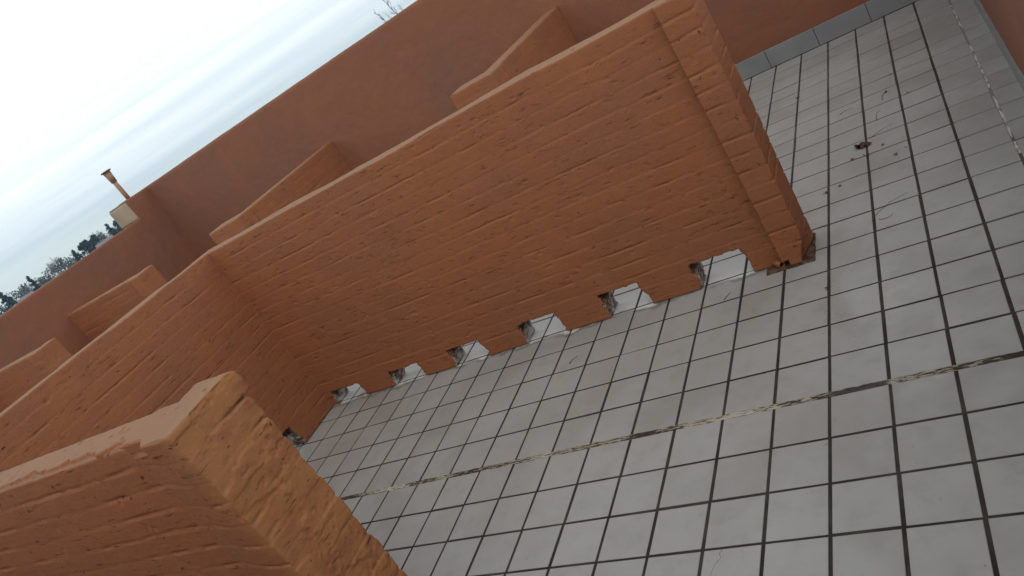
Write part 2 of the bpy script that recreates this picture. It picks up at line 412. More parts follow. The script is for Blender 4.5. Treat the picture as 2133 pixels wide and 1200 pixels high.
# body of the building under the terrace, and the land around it
m_slab = simple('grey_concrete', (0.3, 0.29, 0.27))
def boxmesh(x0, x1, y0, y1, z0, z1, name='box'):
    v = [(x0, y0, z0), (x1, y0, z0), (x1, y1, z0), (x0, y1, z0), (x0, y0, z1), (x1, y0, z1), (x1, y1, z1), (x0, y1, z1)]
    return pymesh(name, v, [(3, 2, 1, 0), (4, 5, 6, 7), (0, 1, 5, 4), (1, 2, 6, 5), (2, 3, 7, 6), (3, 0, 4, 7)])
tag(link('terrace_slab', boxmesh(-37.1*U, 5.0*U, -16*U, 20.5*U, -7.5, -0.012, 'terrace_slab'), m_slab, smooth=False), kind='structure')
m, t, b = mat('winter_grass'); g = G(t); p = g.pos()
g.l(g.mix(g.step(g.noise(p, 0.05, 6), 0.4, 0.6), (0.06, 0.065, 0.04), (0.10, 0.09, 0.06)), b.inputs['Base Color']); b.inputs['Roughness'].default_value = 1
LAND = m
def land():
    rr = [0, 20, 60, 120, 200, 300, 450, 700, 1100, 1800, 3000, 5000, 7500]; n = 64; v = []; f = []
    for r in rr:
        for k in range(n):
            a = 2*math.pi*k/n; v.append((r*math.cos(a), r*math.sin(a), -7.0-r*0.010-0.6*math.sin(r*.01+k)*min(1, r/200)-max(0, r-300)*0.012))
    for i in range(len(rr)-1):
        for k in range(n):
            f.append((i*n+k, (i+1)*n+k, (i+1)*n+(k+1) % n, i*n+(k+1) % n))
    return pymesh('ground', v, f)
tag(link('ground', land(), LAND), kind='structure')
def land_z(r): return -7.0-r*0.010-max(0, r-300)*0.012

# ------------------------------------------------------------------ parapets
def rendered(name, box, parent, seed, step=0.03, occ=None):
    def hf(p, n): return 0.004*fbm(p*3.1, 3, seed)*2 + 0.0012*fbm(p*17, 2, seed+3)*2
    b_ = [q for q in box]
    return masonry(name, b_, (step, min(step, 0.04), step), hf, [RENDER], parent, occ, smooth_it=1)
fw = thing('parapet_wall', (-3.2, 4.1, 0), 'tall smooth terracotta rendered wall running across the back of the terrace, with grey tile skirting at its foot', 'wall')
rendered('wall_face', (-37.1*U, 4.9*U, 20*U, 20.8*U, 0.004, 9.45*U), fw, 21)
def skirting(name, a, b_, base, height, pitch, off, parent, axis='x'):
    v = []; f = []; x = a
    k = math.floor((a-off)/pitch)
    while True:
        s = off+k*pitch; e2 = s+pitch; k += 1
        if s > b_: break
        s2, e3 = max(s, a)+0.013, min(e2, b_)-0.013
        if e3 <= s2: continue
        n = len(v); th = 0.05
        z0, z1 = 0.03, height
        for (q, w, z) in [(s2, base, z0), (e3, base, z0), (e3, base-th, z0), (s2, base-th, z0), (s2, base, z1), (e3, base, z1), (e3, base-th, z1-.015), (s2, base-th, z1-.015)]:
            v.append((q*U, w*U, z*U) if axis == 'x' else (w*U, q*U, z*U))
        f += [(n, n+1, n+2, n+3), (n+4, n+7, n+6, n+5), (n+3, n+2, n+6, n+7), (n, n+3, n+7, n+4), (n+1, n+5, n+6, n+2), (n, n+4, n+5, n+1)]
    if axis != 'x': f = [q[::-1] for q in f]
    return link(name, pymesh(name, v, f), SKIRT, parent, smooth=False)
skirting('skirting', -36.3, 4.6, 19.985, 0.755, 1.885, -0.285, fw)
link('skirting_grout', boxmesh(-36.3*U, 4.6*U, 19.96*U, 20.01*U, -0.002, 0.72*U), GROUT, fw, smooth=False)
wp = thing('parapet_wall', (-36.8*U, 5*U, 0), 'lower terracotta rendered parapet on the left with the distant trees showing over it', 'wall')
rendered('wall_face', (-37.2*U, -36.4*U, -14*U, 20.5*U, 0.004, 9.445*U), wp, 23, step=0.019, occ=lambda X, Y, Z: ~((Z > 8.23*U) & (Y < 18.2*U)))
occluder = thing('parapet_wall', (-16*U, -14.4*U, 0), 'unseen terracotta rendered wall added behind the viewer to shade the nearest wall', 'wall')  # added blocker out of view, darkens the near wall's front face
rendered('wall_face', (-37.1*U, 4.9*U, -15.1*U, -14.3*U, 0.004, 9.45*U), occluder, 27, step=0.06)
rw = thing('side_wall', (4.8*U, 2*U, 0), 'orange rendered wall at the right edge beside the white sealant line', 'wall')
rendered('wall_face', (4.63*U, 5.4*U, -14*U, 20.4*U, 0.004, 6.9*U), rw, 24)
link('skirting', boxmesh(4.575*U, 4.64*U, -14*U, 19.9*U, -0.002, 0.60*U), SKIRT, rw, smooth=False)

# ------------------------------------------------------------------ brick partitions
def holes_occ(holes, seed, axis=0):
    def f(X, Y, Z):
        A = X if axis == 0 else Y
        q = np.stack([A.ravel()*28, (Y if axis == 0 else X).ravel()*14, Z.ravel()*28], 1)
        w = (fbm(q, 3, seed)*0.045).reshape(X.shape); w2 = (fbm(q+31.7, 2, seed+5)*0.022).reshape(X.shape)
        O = np.ones(X.shape, bool)
        for (a, b_, h) in holes:
            # brick left hanging at the side, ragged mortar
            O &= ~((A > a*U+w) & (A < b_*U+w*0.7+0.03*sstep(0.02, 0.13, Z)*0-0.018*sstep(0.05, 0.15, Z)) & (Z < h*U+w2))
        return O
    return f
def holes_mat(holes, axis=0):
    def f(c, D):
        mi = np.zeros(len(c), int); a = c[:, axis]
        jam = (D//2 == axis)
        for (s, e2, h) in holes:
            near = (a > s*U-0.03) & (a < e2*U+0.03) & (c[:, 2] < h*U+0.03)
            r = fbm(c*np.array([40, 40, 30]), 2, 77)
            mi[near & jam & (c[:, 2] < h*U*0.62+0.05*r)] = 1
            mi[near & jam & (c[:, 2] >= h*U*0.62+0.05*r)] = 2
            mi[near & (D == 5) & (c[:, 2] > 0.03)] = 2
        mi[(D == 5) & (c[:, 2] < 0.02)] = 1
        return mi
    return f
MB = [BRICK, MORTAR, RAW]
# L-shaped partition in the middle
ZT = 6.6*U
mid = thing('brick_partition', (-8*U, 5.2*U, 0), 'long low L-shaped terracotta painted brick wall in the middle, with a row of drain gaps along its foot', 'brick wall')
H1 = [(-3.07, -1.70, .76), (-5.68, -4.44, .76), (-8.42, -7.09, .70), (-11.13, -9.85, .64), (-13.72, -12.42, .57), (-16.5, -15.12, .55)]
def midtop(v):
    k = sstep(ZT-0.12, ZT, v[:, 2])
    v[:, 2] += k*(0.010*fbm(np.stack([v[:, 0]*2.2, v[:, 1]*2.2, 0*v[:, 0]], 1), 3, 91)*2)
    return v
masonry('wall_panel', (-17.48*U, -0.95*U, 4.84*U, 5.53*U, 0.005, ZT), (0.0078, 0.012, 0.0048), courses(5, ZT, depth=0.007, corner=0.5), MB, mid, holes_occ(H1, 5), holes_mat(H1), jitter=midtop)
H2 = [(1.6, 3.03, .85), (-2.6, -1.2, .8)]
def legtop(v):
    k = np.clip(v[:, 2]/ZT, 0, 1); r = np.clip((4.8*U-v[:, 1])/(6*U), 0, 1)*0.035
    v[:, 2] += k*r + sstep(ZT-0.12, ZT, v[:, 2])*(0.012*fbm(np.stack([v[:, 0]*2.2, v[:, 1]*2.6, 0*v[:, 0]], 1), 3, 191)*2)
    return v
masonry('return_panel', (-17.46*U, -16.8*U, -5.7*U, 5.2*U, 0.005, ZT-0.001), (0.012, 0.0085, 0.0052), courses(15, ZT, depth=0.007, corner=0.5), MB, mid, holes_occ(H2, 15, 1), holes_mat(H2, 1), jitter=legtop)
def pier_occ(X, Y, Z):
    w = (fbm(np.stack([X.ravel()*30, Y.ravel()*30, Z.ravel()*30], 1), 2, 66)*0.03).reshape(X.shape)
    O = ~((X < -0.82*U+w) & (Z < 0.20*U+w) & (Y < 5.0*U))
    return O
def pier_def(v):
    v = midtop(v)
    r_ = sstep(-0.6*U, -0.3*U, v[:, 0])
    v[:, 0] -= r_*0.045*sstep(0.16, 0.0, v[:, 2])*sstep(5.6*U, 4.6*U, v[:, 1])      # worn away foot
    v[:, 0] -= r_*0.012*sstep(0.9, 0.1, v[:, 2])
    return v
masonry('end_pier', (-0.99*U, -0.28*U, 4.585*U, 5.74*U, 0.008, ZT+0.006), (0.0062, 0.0062, 0.0062), courses(25, ZT+0.006, depth=0.008, corner=0.22, brick=3.0, fill=-0.1, lump=0.0022), MB, mid, pier_occ, lambda c, D: np.where((D == 5) & (c[:, 2] < 0.1), 1, 0), jitter=pier_def)
def slabby(name, x0, x1, y0, y1, z1, m, parent, seed):
    return masonry(name, (x0*U, x1*U, y0*U, y1*U, -0.004, z1), (0.008, 0.008, 0.003), lambda p, n: 0.004*fbm(p*35, 3, seed)*2, [m], parent, smooth_it=1)
slabby('mortar_base', -1.42, -0.30, 4.55, 5.80, 0.006, RAW, mid, 31)
# drain stub in the corner beside the pier
PVC = simple('orange_pvc', (0.40, 0.12, 0.045), 0.5, 0.4)
DARK = simple('dark_inside', (0.02, 0.018, 0.016), 0.9)
def tube(name, p0, p1, r0, r1, m, parent=None, seg=20, inner=None, cap=True):
    p0 = Vector(p0); p1 = Vector(p1); d = (p1-p0).normalized(); a = d.orthogonal().normalized(); b_ = d.cross(a)
    rings = [(p0, r0), (p1, r1)]
    if inner: rings += [(p1, r1-inner), (p0+d*0.002, r0-inner)]
    v = []; f = []
    for c_, r in rings:
        for k in range(seg):
            an = 2*math.pi*k/seg; v.append(tuple(c_+(a*math.cos(an)+b_*math.sin(an))*r))
    for i in range(len(rings)-1):
        for k in range(seg): f.append((i*seg+k, i*seg+(k+1) % seg, (i+1)*seg+(k+1) % seg, (i+1)*seg+k))
    f.append(tuple(range(seg))[::-1])
    if not inner and cap: f.append(tuple(range((len(rings)-1)*seg, len(rings)*seg)))
    return link(name, pymesh(name, v, f), m, parent)
pp = thing('drain_pipe', (-1.2*U, 4.7*U, 0.02), 'short orange plastic drain pipe poking out at the foot of the wall beside the pier', 'pipe')
tube('pipe', (-1.32*U, 5.0*U, 0.020), (-1.02*U, 4.66*U, 0.019), 0.017, 0.017, PVC, pp, inner=0.003)
tube('pipe_bore', (-1.30*U, 4.98*U, 0.020), (-1.06*U, 4.70*U, 0.019), 0.0135, 0.0135, DARK, pp)

# near partition
ZN = 6.62*U
near = thing('brick_partition', (-8*U, -5.8*U, 0), 'nearest terracotta brick wall at bottom left with chipped top edge and an ochre worn end pier', 'brick wall')
def neartop(v):
    k = sstep(ZN-0.10, ZN, v[:, 2])
    v[:, 2] += k*(0.006*fbm(v*np.array([4, 4, 0]), 3, 93)*2)
    return v
def near_occ(X, Y, Z):
    w = (fbm(np.stack([X.ravel()*14, 0*X.ravel(), 0*X.ravel()], 1), 3, 12)*0.05).reshape(X.shape)
    return ~((Z > ZN-0.014) & (Y < -6.03*U+w))
masonry('wall_panel', (-17.46*U, -6.2*U, -6.1*U, -5.45*U, 0.005, ZN), (0.0062, 0.0062, 0.0062), courses(35, ZN, depth=0.0085, lump=0.0036, corner=0.6, fill=0.25), [BRICK, MORTAR], near, near_occ, jitter=neartop)
def npier_occ(X, Y, Z):
    w = (fbm(np.stack([X.ravel()*20, Y.ravel()*20, Z.ravel()*20], 1), 2, 61)*0.03).reshape(X.shape)
    return ~((Y > -5.44*U) & (X < -6.28*U+w*0.4))
def npier_h(base):
    def f(p, n):
        h = base(p, n)*(1-0.45*sstep(0.4, 0.8, n[:, 0]))
        f.tone = base.tone
        zz = p[:, 2]+0.010*fbm(p*17, 3, 301)*2; yy = p[:, 1]+0.012*fbm(p*15, 3, 302)*2
        r0 = np.floor((ZN-zz)/0.0805).astype(np.int64); k0 = np.floor((yy+0.055*(r0 % 2)+0.03*_h(r0, 0*r0, 0*r0, 9))/0.115).astype(np.int64)
        h = h + 0.6*sstep(0.4, 0.8, n[:, 0])*((_h(r0, k0, 0*r0, 303)-0.5)*0.008 + 0.0016*fbm(p*24, 3, 304)*2 + 0.0016*fbm(p*70, 3, 306)*2 - 0.0045*sstep(0.15, 0.18, fbm(p*13, 4, 305)) - 0.004*sstep(0.20, 0.23, fbm(p*38, 2, 307)))   # broken brick ends under the patching
        # each course has its own length of header, so the far arris steps in and out
        ci = np.floor((ZN-p[:, 2])/0.0805+0.02).astype(np.int64)
        hh = (_h(ci, 0*ci, 0*ci, 5)-0.5)*0.014
        fr = (ZN-p[:, 2])/0.0805+0.02-ci
        bulge = 0.012*(1-(2*fr-1)**6)
        far = sstep(0.2, 0.8, n[:, 1])
        amt = np.where(ci <= 1, 1.7, 0.5)
        h = h + far*(hh+bulge-0.008)*amt
        # the first two joints stand open towards the far side
        for k, y0, dp in ((1, -5.52*U, 0.014), (2, -5.30*U, 0.010)):
            zz = ZN-k*0.0805+0.010*(k == 1)*(p[:, 1]+5.3*U)*3; h = h - dp*np.exp(-((p[:, 2]-zz)/0.0036)**2)*sstep(y0-0.02, y0+0.03, p[:, 1])
        h = h + 0.004*(sstep(-0.005, 0.012, fbm(p*6.5, 5, 202))-0.5)*sstep(0.3, 0.8, n[:, 0])      # slapped-on render patches
        return h
    return f
def npier_def(v):
    v = neartop(v)
    f = sstep(-6.0*U, -6.08*U, v[:, 1])
    low = sstep(-7.0*U, -5.7*U, v[:, 0]); top = sstep(-6.40*U, -6.12*U, v[:, 0])
    k = np.where(v[:, 2] > ZN-0.045+0.02*fbm(v*20, 2, 8), top, low)
    v[:, 1] -= f*0.19*U*k
    v[:, 1] += sstep(-6.75*U, -7.1*U, v[:, 0])*f*0.010
    v[:, 2] -= sstep(-6.75*U, -7.1*U, v[:, 0])*0.010
    return v
masonry('end_pier', (-7.2*U, -5.49*U, -6.11*U, -5.08*U, 0.006, ZN+0.001), (0.0045, 0.0040, 0.0040), npier_h(courses(35, ZN, depth=0.0055, lump=0.0042, corner=0.6, brick=0.34, fill=0.5)), [BRICK_NEAR, MORTAR], near, npier_occ, jitter=npier_def)

# the stalls behind
def wing(x, seed, zt, fl, label, yend=11.9):
    w = thing('brick_partition', (x*U, 16*U, 0), label, 'brick wall', 'brick stall walls behind the middle wall')
    masonry('wall_panel', ((x-0.7)*U, x*U, yend*U, 20.03*U, 0.005, zt*U), (0.02, 0.012, 0.011), courses(seed, zt*U, lump=0.003, corner=0.6), MB, w)
    masonry('end_pier', ((x-fl)*U, (x+0.08)*U, (yend-0.12)*U, (yend+0.9)*U, 0.005, (zt+0.01)*U), (0.012, 0.012, 0.011), courses(seed+3, zt*U, lump=0.003, corner=0.7), MB, w)
    return w
wing(-8.66, 55, 6.22, 1.75, 'short brick wall jutting from the back wall near the top centre, closest to the tiled back corner')
wing(-22.7, 65, 6.24, 2.0, 'brick wall jutting from the back wall left of centre, below the bare stretch of sky edge')
r3 = thing('brick_partition', (-33*U, 11*U, 0), 'shaded brick wall against the low left parapet, the farther of the two there', 'brick wall', 'brick stall walls behind the middle wall')
masonry('wall_panel', (-36.42*U, -29.9*U, 10.95*U, 11.6*U, 0.005, 6.35*U), (0.012, 0.012, 0.011), courses(75, 6.35*U, depth=0.009, corner=0.6), MB, r3)
masonry('end_pier', (-30.0*U, -29.25*U, 10.75*U, 11.85*U, 0.005, 6.36*U), (0.012, 0.012, 0.011), courses(78, 6.36*U, corner=0.7), MB, r3)
r4 = thing('brick_partition', (-33*U, 5.2*U, 0), 'brick wall with a dark recess beside its pier at the left edge of the photo, under the low parapet', 'brick wall', 'brick stall walls behind the middle wall')
masonry('wall_panel', (-36.42*U, -29.3*U, 4.95*U, 5.6*U, 0.005, 6.47*U), (0.012, 0.012, 0.011), courses(85, 6.47*U, corner=0.6), MB, r4)
masonry('end_pier', (-29.5*U, -28.75*U, 4.65*U, 5.75*U, 0.005, 6.5*U), (0.012, 0.012, 0.011), courses(88, 6.5*U, corner=0.7), MB, r4)

# ------------------------------------------------------------------ vent pipe and block behind the parapet
TAN = simple('tan_painted_metal', (0.42, 0.235, 0.15), 0.6, 0.3, 12)
CAPM = simple('dark_cap', (0.10, 0.085, 0.08), 0.7)
vp_ = thing('vent_pipe', (-36.8*U, 18.75*U, 9.45*U), 'thin tan vent pipe with flared capped top standing on the tall wall corner', 'vent')
cx, cy = -36.8*U, 18.85*U
tube('pipe', (cx, cy, 9.3*U), (cx, cy, 10.75*U), 0.027, 0.027, TAN, vp_)
tube('cowl', (cx, cy, 10.62*U), (cx, cy, 11.29*U), 0.034, 0.047, TAN, vp_)
tube('collar', (cx, cy, 10.60*U), (cx, cy, 10.66*U), 0.036, 0.036, CAPM, vp_)
tube('cap', (cx, cy, 11.29*U), (cx, cy, 11.36*U), 0.068, 0.060, CAPM, vp_)
BEI = simple('beige_render', (0.40, 0.31, 0.22), 0.85, 0.15, 4)
masonry_base = (-38.20*U, -37.22*U, 18.15*U, 19.58*U, -0.4, 8.21*U)
bb = thing('chimney_block', (-38*U, 18.7*U, 1.2), 'small beige unpainted block closing the end of the tall wall under the vent pipe', 'chimney')
masonry('block', (-38.22*U, -36.42*U, 18.13*U, 19.6*U, 8.20*U, 9.36*U), (0.02, 0.02, 0.02), lambda p, n: 0.004*fbm(p*9, 3, 3)*2, [BEI], bb, smooth_it=2)
masonry('base', masonry_base, (0.03, 0.03, 0.03), lambda p, n: 0.004*fbm(p*9, 3, 3)*2, [BEI], bb)
masonry('coping', (-38.16*U, -36.46*U, 18.17*U, 19.55*U, 9.34*U, 9.43*U), (0.01, 0.01, 0.006), lambda p, n: 0.002*fbm(p*20, 2, 4)*2, [simple('grey_coping', (0.30, 0.27, 0.22), 0.9)], bb, smooth_it=2)

# ------------------------------------------------------------------ litter on the floor
LEAF = simple('dry_red_leaf', (0.085, 0.032, 0.026), 0.7, 0.5, 60)
TWIG = simple('dry_twig', (0.17, 0.13, 0.10), 0.9, 0.4, 40)
def leaf(name, x, y, s, seed, label, cat='leaf'):
    rng = random.Random(seed); v = []; f = []
    for k in range(7):
        a0 = rng.uniform(0, 6.28); ox, oy = rng.uniform(-.5, .5)*s, rng.uniform(-.5, .5)*s; l = s*rng.uniform(.35, .7); w = l*rng.uniform(.25, .4)
        n = len(v); M = 6
        for i in range(M+1):
            t = i/M; ww = w*math.sin(math.pi*min(1, t*.93+.04)); cz = 0.004+s*.25*math.sin(t*2.6+k)*rng.uniform(.6, 1)
            for sgn in (-1, 0, 1):
                lx = t*l; ly = sgn*ww
                v.append((ox+lx*math.cos(a0)-ly*math.sin(a0), oy+lx*math.sin(a0)+ly*math.cos(a0), max(0.0012, cz+abs(sgn)*ww*.5)))
        for i in range(M):
            for q in range(2): f.append((n+i*3+q, n+i*3+q+1, n+i*3+q+4, n+i*3+q+3))
    o = link(name, pymesh(name, v, f), LEAF); o.location = (x*U, y*U, 0); return tag(o, label, cat)
leaf('dry_leaf', 0.90, 9.60, 0.075, 4, 'crumpled dark red dead leaf lying on a grout line of the tiled floor')
leaf('dry_leaf', 0.98, 8.95, 0.02, 8, 'tiny dark leaf scrap just below the crumpled red leaf')
leaf('dry_leaf', -0.99, 15.4, 0.022, 9, 'small dark leaf scrap near the back skirting')
def poly_tube(name, pts, r, m, parent=None):
    v = []; f = []; seg = 5
    for i, p in enumerate(pts):
        p = Vector(p); d = (Vector(pts[min(i+1, len(pts)-1)])-Vector(pts[max(i-1, 0)])).normalized(); a = d.orthogonal().normalized(); b_ = d.cross(a)
        rr = r*(1-0.6*i/(len(pts)-1))
        for k in range(seg): v.append(tuple(p+(a*math.cos(k*6.283/seg)+b_*math.sin(k*6.283/seg))*rr))
        if i:
            n = i*seg
            for k in range(seg): f.append((n-seg+k, n-seg+(k+1) % seg, n+(k+1) % seg, n+k))
    return link(name, pymesh(name, v, f), m, parent)
def twig(x0, y0, x1, y1, bend, label, r=0.0014, seed=0, fork=True):
    rng = random.Random(seed); pts = []
    L_ = math.hypot(x1-x0, y1-y0); nx, ny = -(y1-y0)/L_, (x1-x0)/L_
    for i in range(9):
        t = i/8; w = bend*math.sin(math.pi*t)+rng.uniform(-.03, .03)*L_
        pts.append(((x0+(x1-x0)*t+nx*w)*U, (y0+(y1-y0)*t+ny*w)*U, 0.0022+0.001*rng.random()))
    o = poly_tube('twig', pts, r, TWIG); tag(o, label, 'twig', 'twigs scattered on the tiles')
    return o
twig(0.95, 5.5, 1.75, 6.25, 0.12, 'longest thin twig on the tiles, forked end, right of the pier', 0.0014, 1)
twig(1.12, 5.45, 1.42, 5.55, -0.1, 'curled twig fragment at the foot of the longest twig', 0.0013, 2)
twig(1.33, 10.9, 1.44, 11.6, 0.06, 'short hooked twig on the tiles above the red leaf', 0.0018, 3)
twig(0.35, 12.4, 0.75, 12.5, 0.10, 'pale curved twig near the back of the tiled floor', 0.0015, 4)
twig(1.55, 12.2, 1.68, 12.8, 0.05, 'small twig close to the back right corner', 0.0015, 5)
twig(1.10, 9.9, 1.7, 10.3, 0.08, 'wispy twig just above and right of the red leaf', 0.0012, 6)
rgl = random.Random(5)
crumb = None
for k in range(10):
    x_, y_ = (rgl.uniform(0.6, 2.3), rgl.uniform(7.5, 14.5)) if k < 7 else (rgl.uniform(-0.9, 3.2), rgl.uniform(2, 8))
    if crumb is None: crumb = leaf('leaf_crumb', x_, y_, 0.013, 31, 'tiny dark crumb of dry leaf lying on the tiles between pier and side wall', 'leaf'); crumb['group'] = 'leaf crumbs on the tiles'; o = crumb
    else: o = crumb.copy(); C.objects.link(o); o.location = (x_*U, y_*U, 0)
    o.rotation_euler = (0, 0, rgl.uniform(0, 6)); q = rgl.uniform(.5, 1.3); o.scale = (q, q, q)
twig(-2.42, 4.05, -2.28, 4.3, 0.02, 'tiny twig on the tile in front of the first drain gap by the pier', 0.0022, 7)
twig(-6.55, 3.25, -6.38, 3.5, 0.02, 'tiny dark twig on the tiles in front of the middle wall', 0.0022, 8)
CR = simple('crack_line', (0.07, 0.06, 0.05), 0.9)
o = poly_tube('tile_crack', [(-1.66*U, -3.17*U, 0.0), (-1.70*U, -3.24*U, 0.0), (-1.67*U, -3.33*U, 0), (-1.76*U, -3.45*U, 0.0), (-1.80*U, -3.6*U, 0), (-1.83*U, -3.8*U, 0), (-1.95*U, -4.1*U, 0)], 0.0011, CR)
tag(o, kind='structure')

# ------------------------------------------------------------------ trees
BARK = simple('grey_bark', (0.10, 0.085, 0.07), 0.9, 0.3, 3)
BARE = simple('pale_winter_twigs', (0.15, 0.125, 0.10), 0.9, 0.3, 2)
def leafmat(name, a, b_):
    m, t, bs = mat(name); g = G(t)
    rnd = g.n('ShaderNodeNewGeometry').outputs['Random Per Island']
    g.l(g.mix(rnd, a, b_), bs.inputs['Base Color']); bs.inputs['Roughness'].default_value = 0.8; return m
CONI = leafmat('dark_conifer_needles', (0.012, 0.020, 0.020), (0.028, 0.040, 0.036))
EVER = leafmat('evergreen_leaves', (0.018, 0.028, 0.027), (0.050, 0.062, 0.052))
class MeshB:
    def __init__(s): s.v = []; s.f = []
    def limb(s, p0, p1, r0, r1, seg=5):
        p0 = Vector(p0); p1 = Vector(p1); d = (p1-p0)
        if d.length < 1e-6: return
        d.normalize(); a = d.orthogonal().normalized(); b_ = d.cross(a); n = len(s.v)
        for c_, r in ((p0, r0), (p1, r1)):
            for k in range(seg):
                an = 6.28318*k/seg; s.v.append(tuple(c_+(a*math.cos(an)+b_*math.sin(an))*r))
        for k in range(seg): s.f.append((n+k, n+(k+1) % seg, n+seg+(k+1) % seg, n+seg+k))
    def quad(s, c_, sz, rng):
        a = Vector((rng.gauss(0, 1), rng.gauss(0, 1), rng.gauss(0, 1))).normalized(); b_ = a.orthogonal().normalized()
        b_ = Matrix.Rotation(rng.uniform(0, 6.28), 3, a) @ b_; d = a.cross(b_); n = len(s.v); c_ = Vector(c_)
        w = sz*rng.uniform(.35, .7)
        for i, j in ((-1, -.3), (0, -1), (1, .3), (.1, 1)): s.v.append(tuple(c_+b_*i*sz+d*j*w))
        s.f.append((n, n+1, n+2, n+3))
def azp(az, D, z): a = math.radians(az); return Vector((0.67+D*math.sin(a), -2.21+D*math.cos(a), z))
def grow(mb, p, d, ln, r, depth, rng, tips, up=0.12, spread=0.55, kids=3):
    q = p+d*ln; mb.limb(p, q, r, r*0.68, 5 if depth > 1 else 3)
    tips.append(q)
    if depth == 0: return
    for k in range(kids if depth > 1 else kids+1):
        nd = (d+Vector((rng.gauss(0, spread), rng.gauss(0, spread), rng.gauss(0, spread)*.6+up))).normalized()
        st = p+d*ln*rng.uniform(.55, 1)
        grow(mb, st, nd, ln*rng.uniform(.58, .8), r*.60, depth-1, rng, tips, up, spread, kids)
def bare_tree(az, D, top_el, width, label, seed, mt=BARE, depth=5, group='distant winter trees beyond the parapet'):
    rng = random.Random(seed); zb = land_z(D); zt = 1.807+D*math.tan(math.radians(top_el)); H = zt-zb
    base = azp(az, D, zb); t = thing('bare_tree', base, label, 'tree', group)
    mb = MeshB(); tips = []
    mb.limb(base-Vector((0, 0, .5)), base+Vector((0, 0, H*.28)), H*.022, H*.017, 8)
    for k in range(5):
        a = rng.uniform(0, 6.28); d = Vector((math.cos(a)*.5, math.sin(a)*.5, 1)).normalized()
        grow(mb, base+Vector((0, 0, H*.27)), d, H*.22, H*.011, depth, rng, tips, up=.14)
    # fit the crown to the height and width it has
    cz = max(p.z for p in tips); k = (zt-zb)/(cz-zb); mw = max(max(abs(p.x-base.x) for p in tips), max(abs(p.y-base.y) for p in tips)); kw = width/mw
    fix = lambda p: (base.x+(p[0]-base.x)*(kw if p[2] > base.z+H*.3 else 1), base.y+(p[1]-base.y)*(kw if p[2] > base.z+H*.3 else 1), zb+(p[2]-zb)*k)
    split = 16
    link('trunk', pymesh('trunk', [fix(p) for p in mb.v[:split]], mb.f[:8]), BARK, t)
    link('crown', pymesh('crown', [fix(p) for p in mb.v[split:]], [tuple(i-split for i in q) for q in mb.f[8:]]), mt, t)
def leafy_tree(az, D, top_el, width, label, seed, conifer=False, n=2600, sz=0.34, group='distant winter trees beyond the parapet'):
    rng = random.Random(seed); zb = land_z(D); zt = 1.807+D*math.tan(math.radians(top_el)); H = zt-zb
    base = azp(az, D, zb); t = thing('conifer_tree' if conifer else 'evergreen_tree', base, label, 'tree', group)
    tr = MeshB(); tr.limb(base-Vector((0, 0, .5)), base+Vector((0, 0, H*.9)), H*.02, H*.004, 7)
    cr = MeshB()
    if conifer:
        nb = 70
        for k in range(nb):
            f_ = (k+rng.random())/nb; z = zb+H*(.12+.86*f_); R_ = width*(1-f_)**.8*rng.uniform(.65, 1.15)+.12; a = rng.uniform(0, 6.28)
            e2 = base+Vector((math.cos(a)*R_, math.sin(a)*R_, z-zb-R_*.12)); s0 = Vector((base.x, base.y, z))
            tr.limb(s0, e2, .05, .015, 3)
            for q in range(int(n/nb)):
                tt = rng.random()**.6; c_ = s0.lerp(e2, tt)+Vector((rng.gauss(0, .16), rng.gauss(0, .16), rng.gauss(0, .13))); cr.quad(c_, sz*.7, rng)
        cr.quad((base.x, base.y, zt), sz, rng)
    else:
        cl_ = []
        for k in range(26):
            a = rng.uniform(0, 6.28); rr = width*math.sqrt(rng.random())*.85; f_ = rng.random()
            prof = math.sin(math.pi*min(.98, .25+.72*f_))**.6
            c_ = base+Vector((math.cos(a)*rr*prof, math.sin(a)*rr*prof, H*(.35+.6*f_))); cl_.append((c_, rng.uniform(.45, 1.0)))
            tr.limb(base+Vector((0, 0, H*rng.uniform(.2, .6))), c_, .09, .02, 3)
        for q in range(n):
            c_, s_ = rng.choice(cl_); d = Vector((rng.gauss(0, 1), rng.gauss(0, 1), rng.gauss(0, .8))).normalized()*s_*rng.random()**.4*1.1
            cr.quad(c_+d, sz, rng)
    link('trunk', pymesh('trunk', tr.v, tr.f), BARK, t); link('crown', pymesh('crown', cr.v, cr.f), CONI if conifer else EVER, t)
D = 290
leafy_tree(-62.9, D, 0.12, 4.2, 'dark broad conifer at the far left end of the distant tree line', 1, True, 4200, .4)
leafy_tree(-61.12, D-20, 0.02, 1.5, 'small pointed dark conifer standing alone left of the big bare tree', 2, True, 2600, .32)
bare_tree(-61.8, D+25, -0.38, 3.2, 'low grey leafless tree between the two dark conifers on the left', 3, depth=4)
bare_tree(-60.75, D+30, -0.36, 2.8, 'low bluish leafless tree just right of the small pointed conifer', 4, depth=4)
bare_tree(-59.4, D, 0.24, 3.6, 'big pale leafless tree with a wide twiggy crown, the tallest of the distant line', 5, depth=6)
bare_tree(-60.2, D+8, -0.45, 2.4, 'small leafless tree at the left foot of the big pale leafless tree', 15, depth=4)
leafy_tree(-58.1, D, -0.22, 2.6, 'dark conifer with a flat top just right of the big pale leafless tree', 6, True, 2600, .34)
leafy_tree(-57.35, D+5, -0.08, 3.6, 'dense round evergreen in the middle of the dark clump', 7, False, 4200, .30)
leafy_tree(-56.55, D+5, -0.14, 3.4, 'dense evergreen right of the round one in the dark clump', 8, False, 3600, .30)
bare_tree(-56.1, D-8, -0.06, 1.9, 'thin leafless tree poking out of the dark clump near the beige block', 9, depth=5)
leafy_tree(-55.5, D-12, -0.05, 2.4, 'spiky dark conifer beside the beige block', 10, True, 2600, .34)
leafy_tree(-55.0, D+10, -0.22, 2.8, 'evergreen partly hidden behind the beige block', 11, False, 2600, .30)
